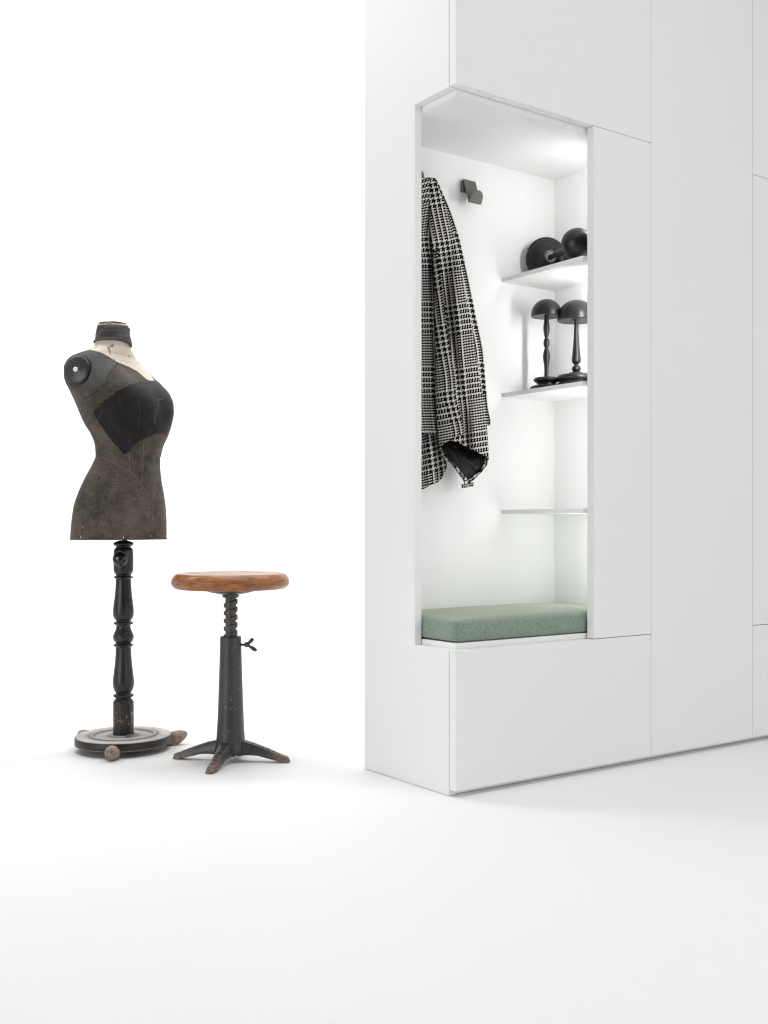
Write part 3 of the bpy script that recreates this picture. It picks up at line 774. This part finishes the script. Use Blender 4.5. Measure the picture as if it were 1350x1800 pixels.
seam([(335, 1152), (385, 1133), (440, 1155), (500, 1188), (590, 1237), (640, 1280), (690, 1345), (720, 1410), (742, 1475)], 0.0008, TH)
seam([(503, 1190), (503, 1250), (490, 1320), (474, 1385)], 0.0007, TH)
seam([(590, 1105), (590, 1237)], 0.0007, TH)
seam([(696, 1000), (694, 1070), (687, 1180), (683, 1335)], 0.0007, TH)
seam([(742, 1475), (755, 1510), (750, 1620), (748, 1740)], 0.0009, M_DARKTHREAD)
seam([(833, 1350), (790, 1430), (757, 1490)], 0.0008, M_DARKTHREAD)
seam([(225, 1345), (285, 1397)], 0.0006, TH)
seam([(500, 420), (440, 500), (395, 580), (330, 640), (248, 695)], 0.0008, M_DARKTHREAD, lift=0.0016)
seam([(500, 418), (580, 450), (650, 490), (725, 553)], 0.0011, M_DARKTHREAD, lift=0.0014, stitch=True)
seam([(385, 575), (400, 610), (470, 640)], 0.0006, M_DARKTHREAD)
seam([(420, 690), (500, 625), (580, 585), (660, 562), (700, 556)], 0.0009, TH, "patch_stitching", True, 0.003)
seam([(548, 1106), (590, 1083), (620, 1043), (660, 1008), (720, 978), (780, 953)], 0.0008, M_DARKTHREAD, "patch_stitching", True, 0.003)
seam([(655, 722), (668, 760), (664, 850), (655, 910)], 0.0006, M_DUSTY, "patch_stitching", True, 0.0028)
seam([(780, 705), (835, 695)], 0.0009, M_DUSTY, "torn_thread", False, 0.003)
seam([(803, 708), (795, 790), (775, 850), (768, 900)], 0.0008, M_DUSTY, "torn_thread", False, 0.003)
seam([(768, 880), (778, 920), (795, 942), (797, 915)], 0.0028, M_CHEST, "torn_flap", False, 0.004)
seam([(395, 765), (355, 850)], 0.0006, M_DUSTY, "torn_thread", False, 0.0028)
for a_, b_ in (((224, 1722), (224, 1740)), ((543, 1727), (543, 1742)), ((748, 1720), (748, 1730)), ((864, 1718), (864, 1730)), ((236, 1660), (240, 1662))):
    seam([a_, b_], 0.0015, M_WHITECHIP, "hem_tack", False, 0.001)
# ragged hem: a thin pale edge and darker fraying
last = rows[-1]
for (a0, a1) in ((0.02, 0.09), (0.13, 0.135), (0.235, 0.262), (0.30, 0.318), (0.345, 0.36), (0.40, 0.43), (0.47, 0.49), (0.6, 0.63)):
    i0, i1 = int(a0 * NS), int(a1 * NS) + 1
    bm = tube_bm([last[i % NS] + Vector((0, 0, -0.0012 * random.random())) for i in range(i0, i1 + 1)], [0.0016 * random.uniform(.4, 1.2) for _ in range(i0, i1 + 1)], 6)
    obj("hem_edge", bm2me(bm), M_WHITECHIP, form, True)
bm = tube_bm([last[i % NS] + Vector((0, 0, 0.0006)) for i in range(NS + 1)], 0.0013, 6); obj("hem_binding", bm2me(bm), M_DARKTHREAD, form, True)
# neck wrap, cap
def ring_at(y, grow):
    pts, k, sh = section(y, 96); c = FW * sh; z = py2z(y, DF)
    return [Vector(((p.x - c.x) * (grow + .035) + c.x, (p.y - c.y) * (grow + .035) + c.y, z)) for p in pts]
bm = bmesh.new(); prs = []
for y, g_ in ((573.5, 1.01), (574, 1.04), (576, 1.055), (580, 1.06), (586, 1.05), (592, 1.045), (597, 1.055), (600.5, 1.085), (602, 1.10), (601.2, 1.03)):
    rg = ring_at(y, g_)
    for i, p in enumerate(rg):
        a = 2 * PI * i / 96
        wv = 0.0012 * math.sin(a * 5 + y * .3) + 0.0008 * math.sin(a * 13 + y)
        p += Vector((p.x - (FW * section(y, 8)[2]).x, 0, 0)) * 0 + (FW * math.sin(a) + LT * math.cos(a)) * wv
        if y > 596:
            px_ = project(p)[0]
            p.z -= 0.010 * max(0, (px_ - 205) / 25) ** 1.5 * ((y - 596) / 6) if px_ > 205 else 0
            p.z += 0.004 * max(0, (185 - px_) / 15) * 0
    prs.append([bm.verts.new(p) for p in rg])
for a_, b_ in zip(prs, prs[1:]):
    for i in range(96): bm.faces.new((a_[i], b_[i], b_[(i + 1) % 96], a_[(i + 1) % 96]))
o = obj("neck_wrap", bm2me(bm), M_RIBBON, form, True)
bm = bmesh.new(); kk = 64
_, ksz, shn = section(572, 64); cN = FW * shn; rN = 27.0 * kf
capz = py2z(569.5, DF)
cm = Matrix.Translation(cN + Vector((0, 0, capz))) @ Matrix.Rotation(math.radians(9), 4, 'X')
obj("neck_cap_rim", bm2me(lathe_bm([(0, -0.004), (rN * 0.98, -0.004), (rN * 1.0, 0.0), (rN * 0.98, 0.003), (rN * 0.90, 0.005)], 64, mat=cm)), M_WHITECHIP, form, True)
obj("neck_cap", bm2me(lathe_bm([(rN * 0.93, 0.0042), (rN * 0.80, 0.0072), (rN * 0.55, 0.0108), (rN * 0.28, 0.0132), (rN * .1, 0.0138), (0, 0.014)], 64, mat=cm)), M_RIBBON, form, True)
obj("neck_edge_thread", bm2me(tube_bm([cN + Vector((math.cos(a) * rN * 1.0, math.sin(a) * rN * 1.0, capz - 0.004 + 0.0012 * math.sin(a * 7))) for a in [i / 60 * 2 * PI for i in range(61)]], 0.0009, 6)), M_WHITECHIP, form, True)
# arm cap disc
def disc_mat(center, nn): return Matrix.Translation(center) @ nn.to_track_quat('Z', 'Y').to_matrix().to_4x4()
m = NT("grey_black_armcap"); v = m.coord(); n_ = m.noise(22, 5, 0.6, v); sp = m.noise(95, 2, 0.5, v)
m.base(m.mix(m.ramp(sp, [(0.70, 0.0), (0.72, 0.8)]), m.mix(n_, (0.014, 0.0155, 0.018), (0.032, 0.034, 0.038)), (0.35, 0.27, 0.2))); m.rough(0.33); m.bump(m.noise(60, 4, .6, v), 0.05, 0.002); M_CAP = m.m
D0 = disc_mat(hc + nd * 0.002, nd)
dprof = [(0, 0.0145), (0.008, 0.0141), (0.0105, 0.0134), (0.012, 0.0137), (0.0135, 0.0133), (0.016, 0.0133), (0.020, 0.0127), (0.0215, 0.0124), (0.023, 0.0123), (0.040, 0.0096), (0.048, 0.0078), (0.0515, 0.0050), (rd, 0.001), (rd, -0.010), (0, -0.010)]
arm = obj("arm_cap", bm2me(lathe_bm(dprof, 96, mat=D0)), M_CAP, form, True)
obj("centre_button", bm2me(lathe_bm([(0, 0.0215), (0.004, 0.021), (0.0075, 0.0185), (0.009, 0.0155), (0.0095, 0.013)], 32, mat=D0)), M_BONE, arm, True)
obj("rim_ring", bm2me(tube_bm([D0 @ Vector((math.cos(a) * (rd + .0004), math.sin(a) * (rd + .0004), -0.001)) for a in [i / 72 * 2 * PI for i in range(73)]], 0.0011, 6)), M_CAP, arm, True)
# wood plate inside the hem + peg
cH = (sum((p for p in rows[-1]), Vector()) / NS)
obj("support_peg", bm2me(lathe_bm([(0, 0.030), (0.011, 0.030), (0.011, -0.0), (0.013, -0.006), (0.018, -0.009), (0, -0.009)], 32, mat=Matrix.Translation((0, 0, py2z(947, DF))))), M_ORANGE, form, True)
# post
q = kf / 4.09
PP = [(0, 78), (20, 80), (34, 84), (60, 93), (71, 103), (71, 111), (62, 119), (52, 123), (51, 131), (60, 139), (67, 155), (69, 180), (70, 240), (69, 290), (66, 308), (58, 322), (52, 330), (55, 335), (66, 341), (70, 346), (66, 351), (55, 356), (54, 362), (56, 420), (61, 480), (71, 560), (73, 600), (70, 628), (60, 648), (50, 656), (54, 664), (68, 671), (71, 677), (66, 683), (52, 688), (50, 694), (52, 712), (60, 735), (71, 762), (73, 778), (69, 797), (58, 812), (52, 818), (60, 824), (72, 831), (71, 836), (60, 842), (55, 850), (57, 920), (63, 990), (72, 1060), (75, 1100), (73, 1130), (64, 1160), (52, 1176), (56, 1182), (70, 1189), (73, 1196), (69, 1203), (56, 1210), (53, 1214), (62, 1224), (71, 1242), (73, 1262), (73, 1482), (73, 1500), (0, 1501)]
obj("post", bm2me(lathe_bm(dense([(r * q, py2z(930 + y / 4.09, DF)) for r, y in PP], 0.0025), 72)), M_POST, form, True)
# knob with stem
kd = Vector((px2x(209.6, 3.93) - dfX, 3.925 - DF, 0)); kz = py2z(983, 3.93)
kdir = Vector((-0.10, -1, 0)).normalized()
KM = Matrix.Translation(Vector((px2x(209.6, 3.93) - dfX, -0.050, kz))) @ kdir.to_track_quat('Z', 'Y').to_matrix().to_4x4()
rk = 0.0262
kb = obj("clamp_knob", bm2me(lathe_bm(dense([(0, 0.020), (rk * .4, 0.0188), (rk * .75, 0.0140), (rk * .96, 0.0065), (rk, 0.0), (rk * .93, -0.0065), (rk * .6, -0.011), (0.008, -0.013), (0.007, -0.04), (0, -0.04)], 0.003), 64, mat=KM)), M_KNOB, form, True)
obj("knob_rim", bm2me(tube_bm([KM @ Vector((math.cos(a) * (rk + .0002), math.sin(a) * (rk + .0002), -0.001)) for a in [i / 64 * 2 * PI for i in range(65)]], 0.0011, 6)), M_GREYC, kb, True)
# base disc
zt = 0.0555; zb = 0.0235; RB = 0.174
BP = [(0, zt - 0.002), (0.034, zt - 0.002), (0.040, zt - 0.003), (0.044, zt + 0.0015), (0.050, zt + 0.002), (0.054, zt - 0.002), (0.062, zt - 0.0035), (0.085, zt - 0.004), (0.103, zt - 0.005), (0.108, zt - 0.001), (0.112, zt + 0.0018), (0.117, zt + 0.0012), (0.121, zt - 0.003), (0.126, zt - 0.0035), (0.132, zt - 0.001), (0.150, zt), (0.166, zt - 0.0005), (0.1715, zt - 0.002), (RB, zt - 0.0055), (RB + .0005, zb + 0.010), (RB, zb + 0.004), (RB - 0.003, zb + .0008), (RB - 0.008, zb), (0, zb)]
bd = obj("base_disc", bm2me(lathe_bm(BP, 128)), M_BASE, form, True)
m = NT("bare_wood_edge"); v = m.coord(); n = m.noise(60, 4, .6, v); m.base(m.mix(n, (0.12, 0.06, 0.035), (0.34, 0.20, 0.12))); m.rough(.8); M_BARE = m.m
obj("worn_edge", bm2me(tube_bm([(math.cos(a) * (RB - .0016), math.sin(a) * (RB - .0016), zb + 0.0020) for a in [i / 128 * 2 * PI for i in range(129)]], 0.0021, 6)), M_BARE, bd, True)
for (a0, a1) in ((0.0, 128),):
    obj("worn_top_edge", bm2me(tube_bm([(math.cos(i / 128 * 2 * PI) * (RB - .0030), math.sin(i / 128 * 2 * PI) * (RB - .0030), zt - 0.0034) for i in range(129)], 0.0014, 6)), M_BARE, bd, True)
# splinter lying at the post's foot
spl = bmesh.new()
for a, b, r_ in (((0.022, -0.045, zt + 0.0035), (0.052, -0.050, zt + 0.008), 0.0022), ((0.026, -0.050, zt + 0.002), (0.042, -0.046, zt + 0.006), 0.0028), ((0.040, -0.052, zt + 0.004), (0.054, -0.044, zt + 0.009), 0.0016)):
    tube_bm([a, ((a[0] + b[0]) / 2, (a[1] + b[1]) / 2, (a[2] + b[2]) / 2 + .001), b], [r_, r_ * 1.1, r_ * .4], 6, spl)
so = obj("wood_splinter", bm2me(spl), M_BARE, None, True); so.location = DFO; tag(so, "small broken wood splinter lying on the dress form's round base", "splinter")
# three egg feet
for az in (-88, 25, 150):
    a = math.radians(az); c = Vector((math.cos(a), math.sin(a), 0)); rc = 0.196 if az < 100 else 0.186
    bm = bmesh.new(); bmesh.ops.create_uvsphere(bm, u_segments=40, v_segments=28, radius=1)
    tilt = Matrix.Rotation(math.radians(-18), 4, 'Y')
    for v_ in bm.verts:
        x, y, z = v_.co
        taper = 1.0 - 0.22 * x
        p = Vector((x * 0.046, y * 0.0255 * taper, z * 0.0265 * taper))
        p = tilt @ p
        p.z += 0.0265
        if p.z < 0.001: p.z = 0.001 + (p.z - 0.001) * 0.04
        v_.co = p
    bmesh.ops.rotate(bm, verts=bm.verts[:], cent=(0, 0, 0), matrix=Matrix.Rotation(a, 3, 'Z'))
    bmesh.ops.translate(bm, verts=bm.verts[:], vec=c * rc)
    f_ = obj("foot", bm2me(bm), M_FEET, form, True)

# ------------------------------------------------------------------ stool
SO = Vector((-0.5376, 3.7896, 0)); Ks = SO.y / FPX
def sz(py): return py2z(py, SO.y)
stool = thing("stool", "old machinist stool, round varnished wooden seat on black cast iron screw column", "stool", SO)
zt_, zb_ = 0.6585, 0.6030; RS = 206 / 2 * Ks
sp = [(0, zt_ - 0.0075), (RS * 0.30, zt_ - 0.0068), (RS * 0.62, zt_ - 0.0035), (RS * 0.80, zt_ - 0.0003), (RS * 0.87, zt_ + 0.0), (RS * 0.925, zt_ - 0.0035), (RS * 0.965, zt_ - 0.012), (RS * 0.990, zt_ - 0.021), (RS * 1.0, zt_ - 0.0305),
      (RS * .9965, zt_ - 0.0312), (RS * .9965, zt_ - 0.0325), (RS * 0.999, zt_ - 0.0335), (RS * 0.990, zt_ - 0.0405), (RS * 0.970, zb_ + 0.0090), (RS * 0.94, zb_ + 0.0045), (RS * 0.89, zb_ + 0.001), (RS * 0.6, zb_), (0, zb_)]
seat = obj("seat", bm2me(lathe_bm(dense(sp, 0.004), 128)), M_SEAT, stool, True)
obj("seat_flange", bm2me(lathe_bm([(0, zb_ - 0.001), (43.5 * Ks, zb_ - 0.001), (43.5 * Ks, zb_ - 0.006), (38 * Ks, zb_ - 0.0105), (20 * Ks, zb_ - 0.0185), (14.5 * Ks, zb_ - 0.020), (14.5 * Ks, zb_ - 0.028), (12.3 * Ks, zb_ - 0.031), (0, zb_ - 0.031)], 64)), M_IRON, stool, True)
# screw: round core and a wide flat helical thread
ztop = zb_ - 0.030; zlow = sz(1135)
bm = lathe_bm([(0, zlow), (9.3 * Ks, zlow), (9.3 * Ks, ztop), (0, ztop)], 40)
pitch = 13.6 * Ks; ro = 12.3 * Ks; ri = 9.0 * Ks; hw = pitch * 0.25
turns = (ztop - zlow - 0.01) / pitch; N = int(turns * 36); prev = None
for i in range(N + 1):
    a = -2 * PI * i / 36 * -1; z = ztop - 0.006 - pitch * i / 36
    a = -a + 2.1
    c, s_ = math.cos(a), math.sin(a)
    ring = [bm.verts.new((c * ri, s_ * ri, z + hw * 1.15)), bm.verts.new((c * ro * .985, s_ * ro * .985, z + hw)), bm.verts.new((c * ro, s_ * ro, z + hw * .8)), bm.verts.new((c * ro, s_ * ro, z - hw * .8)), bm.verts.new((c * ro * .985, s_ * ro * .985, z - hw)), bm.verts.new((c * ri, s_ * ri, z - hw * 1.15))]
    if prev:
        for k in range(5): bm.faces.new((prev[k], prev[k + 1], ring[k + 1], ring[k]))
    prev = ring
obj("screw", bm2me(bm), M_SCREW, stool)
ch = sz(1118); cb_ = sz(1307)
def colr(z):
    return pl([(0.0, 25.5 * Ks), (0.15, 23.6 * Ks), (0.45, 21.4 * Ks), (0.8, 19.3 * Ks), (1.0, 18.4 * Ks)], (z - cb_) / (ch - cb_))
cp = [(10.9 * Ks, ch - 0.03), (10.9 * Ks, ch - 0.002), (12.5 * Ks, ch), (17.0 * Ks, ch), (18.2 * Ks, ch - 0.0025)]
cp += [(colr(ch - 0.006 - (ch - cb_ - .006) * i / 30), ch - 0.006 - (ch - cb_ - .006) * i / 30) for i in range(31)]
cp += [(27 * Ks, cb_ - 0.012), (29 * Ks, cb_ - 0.028), (27 * Ks, 0.030), (22 * Ks, 0.026), (0, 0.026)]
obj("column", bm2me(lathe_bm(cp, 80)), M_IRON, stool, True)
# legs
legs = [169, -101.9, -7.5, 79]
for az in legs:
    a = math.radians(az); dr = Vector((math.cos(a), math.sin(a), 0)); sd_ = Vector((-math.sin(a), math.cos(a), 0))
    bm = bmesh.new(); rings = []
    RL = 0.212
    for i in range(26):
        t_ = i / 25; r = 0.030 + (RL - 0.030) * t_
        top = pl([(0.0, 0.076), (0.10, 0.0725), (0.3, 0.0625), (0.6, 0.043), (0.85, 0.0255), (0.94, 0.0205), (0.98, 0.0155), (1.0, 0.008)], t_)
        und = pl([(0.0, 0.022), (0.20, 0.0255), (0.36, 0.0245), (0.55, 0.0165), (0.75, 0.0075), (0.9, 0.001), (1.0, 0.001)], t_)
        wt = pl([(0, 0.0205), (0.5, 0.0150), (0.85, 0.0125), (0.93, 0.0115), (0.975, 0.0095), (1, 0.005)], t_)
        wb = pl([(0, 0.028), (0.4, 0.0210), (0.85, 0.0178), (0.93, 0.0165), (0.975, 0.014), (1, 0.008)], t_)
        c = dr * r; m1 = top * .35 + und * .65
        cs = [(wt * .86, top), (-wt * .86, top), (-wt, top - 0.003), (-(wt * .4 + wb * .6), m1), (-wb, und + 0.002), (-wb * .9, und), (wb * .9, und), (wb, und + 0.002), (wt * .4 + wb * .6, m1), (wt, top - 0.003)]
        rings.append([bm.verts.new(c + sd_ * x + Vector((0, 0, z))) for x, z in cs])
    for A_, B_ in zip(rings, rings[1:]):
        for k in range(10): bm.faces.new((A_[k], A_[(k + 1) % 10], B_[(k + 1) % 10], B_[k]))
    bm.faces.new(rings[0]); bm.faces.new(rings[-1][::-1])
    lg = obj("leg", bm2me(bm), M_LEG, stool, True)
    b_ = lg.modifiers.new("b", 'BEVEL'); b_.width = 0.0008; b_.segments = 1; b_.limit_method = 'ANGLE'; b_.angle_limit = math.radians(35)
    # raised cast lettering
    cu_ = bpy.data.curves.new("lettering", 'FONT'); cu_.body = "SINGER"; cu_.size = 0.0215; cu_.extrude = 0.0009; cu_.space_character = 1.28; cu_.align_y = 'CENTER'; cu_.offset = 0.0004
    tmp = bpy.data.objects.new("tmp", cu_); COL.objects.link(tmp); bpy.context.view_layer.update()
    dg = bpy.context.evaluated_depsgraph_get(); me_ = bpy.data.meshes.new_from_object(tmp.evaluated_get(dg)); bpy.data.objects.remove(tmp)
    xs = [v_.co.x for v_ in me_.vertices]; x0, x1 = min(xs), max(xs)
    pa_ = dr * 0.077 + Vector((0, 0, pl([(0.0, 0.076), (0.10, 0.0725), (0.3, 0.0625), (0.6, 0.043), (0.85, 0.0255)], (0.077 - .03) / (RL - .03)))); pb_ = dr * 0.180 + Vector((0, 0, pl([(0.0, 0.076), (0.10, 0.0725), (0.3, 0.0625), (0.6, 0.043), (0.85, 0.0255)], (0.180 - .03) / (RL - .03))))
    sc_ = 1.0 / (x1 - x0); dx = (pb_ - pa_); xn = dx.normalized(); yn = Vector((0, 0, 1)).cross(xn).normalized(); zn = xn.cross(yn)
    for v_ in me_.vertices:
        tt = (v_.co.x - x0) * sc_; rr = 0.077 + (0.180 - 0.077) * tt
        topz = pl([(0.0, 0.076), (0.10, 0.0725), (0.3, 0.0625), (0.6, 0.043), (0.85, 0.0255), (0.94, 0.0205), (0.98, 0.0155), (1.0, 0.008)], (rr - .03) / (RL - .03))
        v_.co = dr * rr + Vector((0, 0, topz)) + yn * v_.co.y * (1.0 - 0.25 * tt) + zn * (v_.co.z + 0.0004)
    obj("raised_lettering", me_, M_LEG, lg)
# wing screw on the column's right
wz = sz(1133)
bm = tube_bm([(18 * Ks, -0.004, wz), (27 * Ks, -0.006, wz)], 0.0042, 12)
ws = obj("wing_screw", bm2me(bm), M_SCREW, stool, True)
bm = bmesh.new(); hubM = Matrix.Translation((29.5 * Ks, -0.006, wz + 0.0005)) @ Matrix.Rotation(PI / 2, 4, 'Y')
lathe_bm([(0, -0.0085), (0.0085, -0.0085), (0.0092, -0.007), (0.0088, 0.005), (0.0075, 0.0088), (0, 0.0088)], 20, bm, hubM)
obj("screw_hub", bm2me(bm), M_SCREW, ws, True)
for (ex, ez) in ((38.0, 8.6), (43.5, -9.0)):
    bm = bmesh.new(); bmesh.ops.create_uvsphere(bm, u_segments=20, v_segments=14, radius=1)
    p0 = Vector((29.5 * Ks, -0.006, wz)); p1 = Vector((ex * Ks, -0.006, wz + ez * Ks)); d = (p1 - p0)
    L = d.length / 2 + 0.004; M_ = Matrix.Translation((p0 + p1) / 2 + d.normalized() * 0.003) @ d.to_track_quat('Z', 'Y').to_matrix().to_4x4()
    for v_ in bm.verts:
        x, y, z = v_.co; wdt = 0.0085 * (0.75 + 0.35 * z)
        v_.co = M_ @ Vector((x * wdt, y * wdt, z * L))
    obj("wing", bm2me(bm), M_SCREW, ws, True)
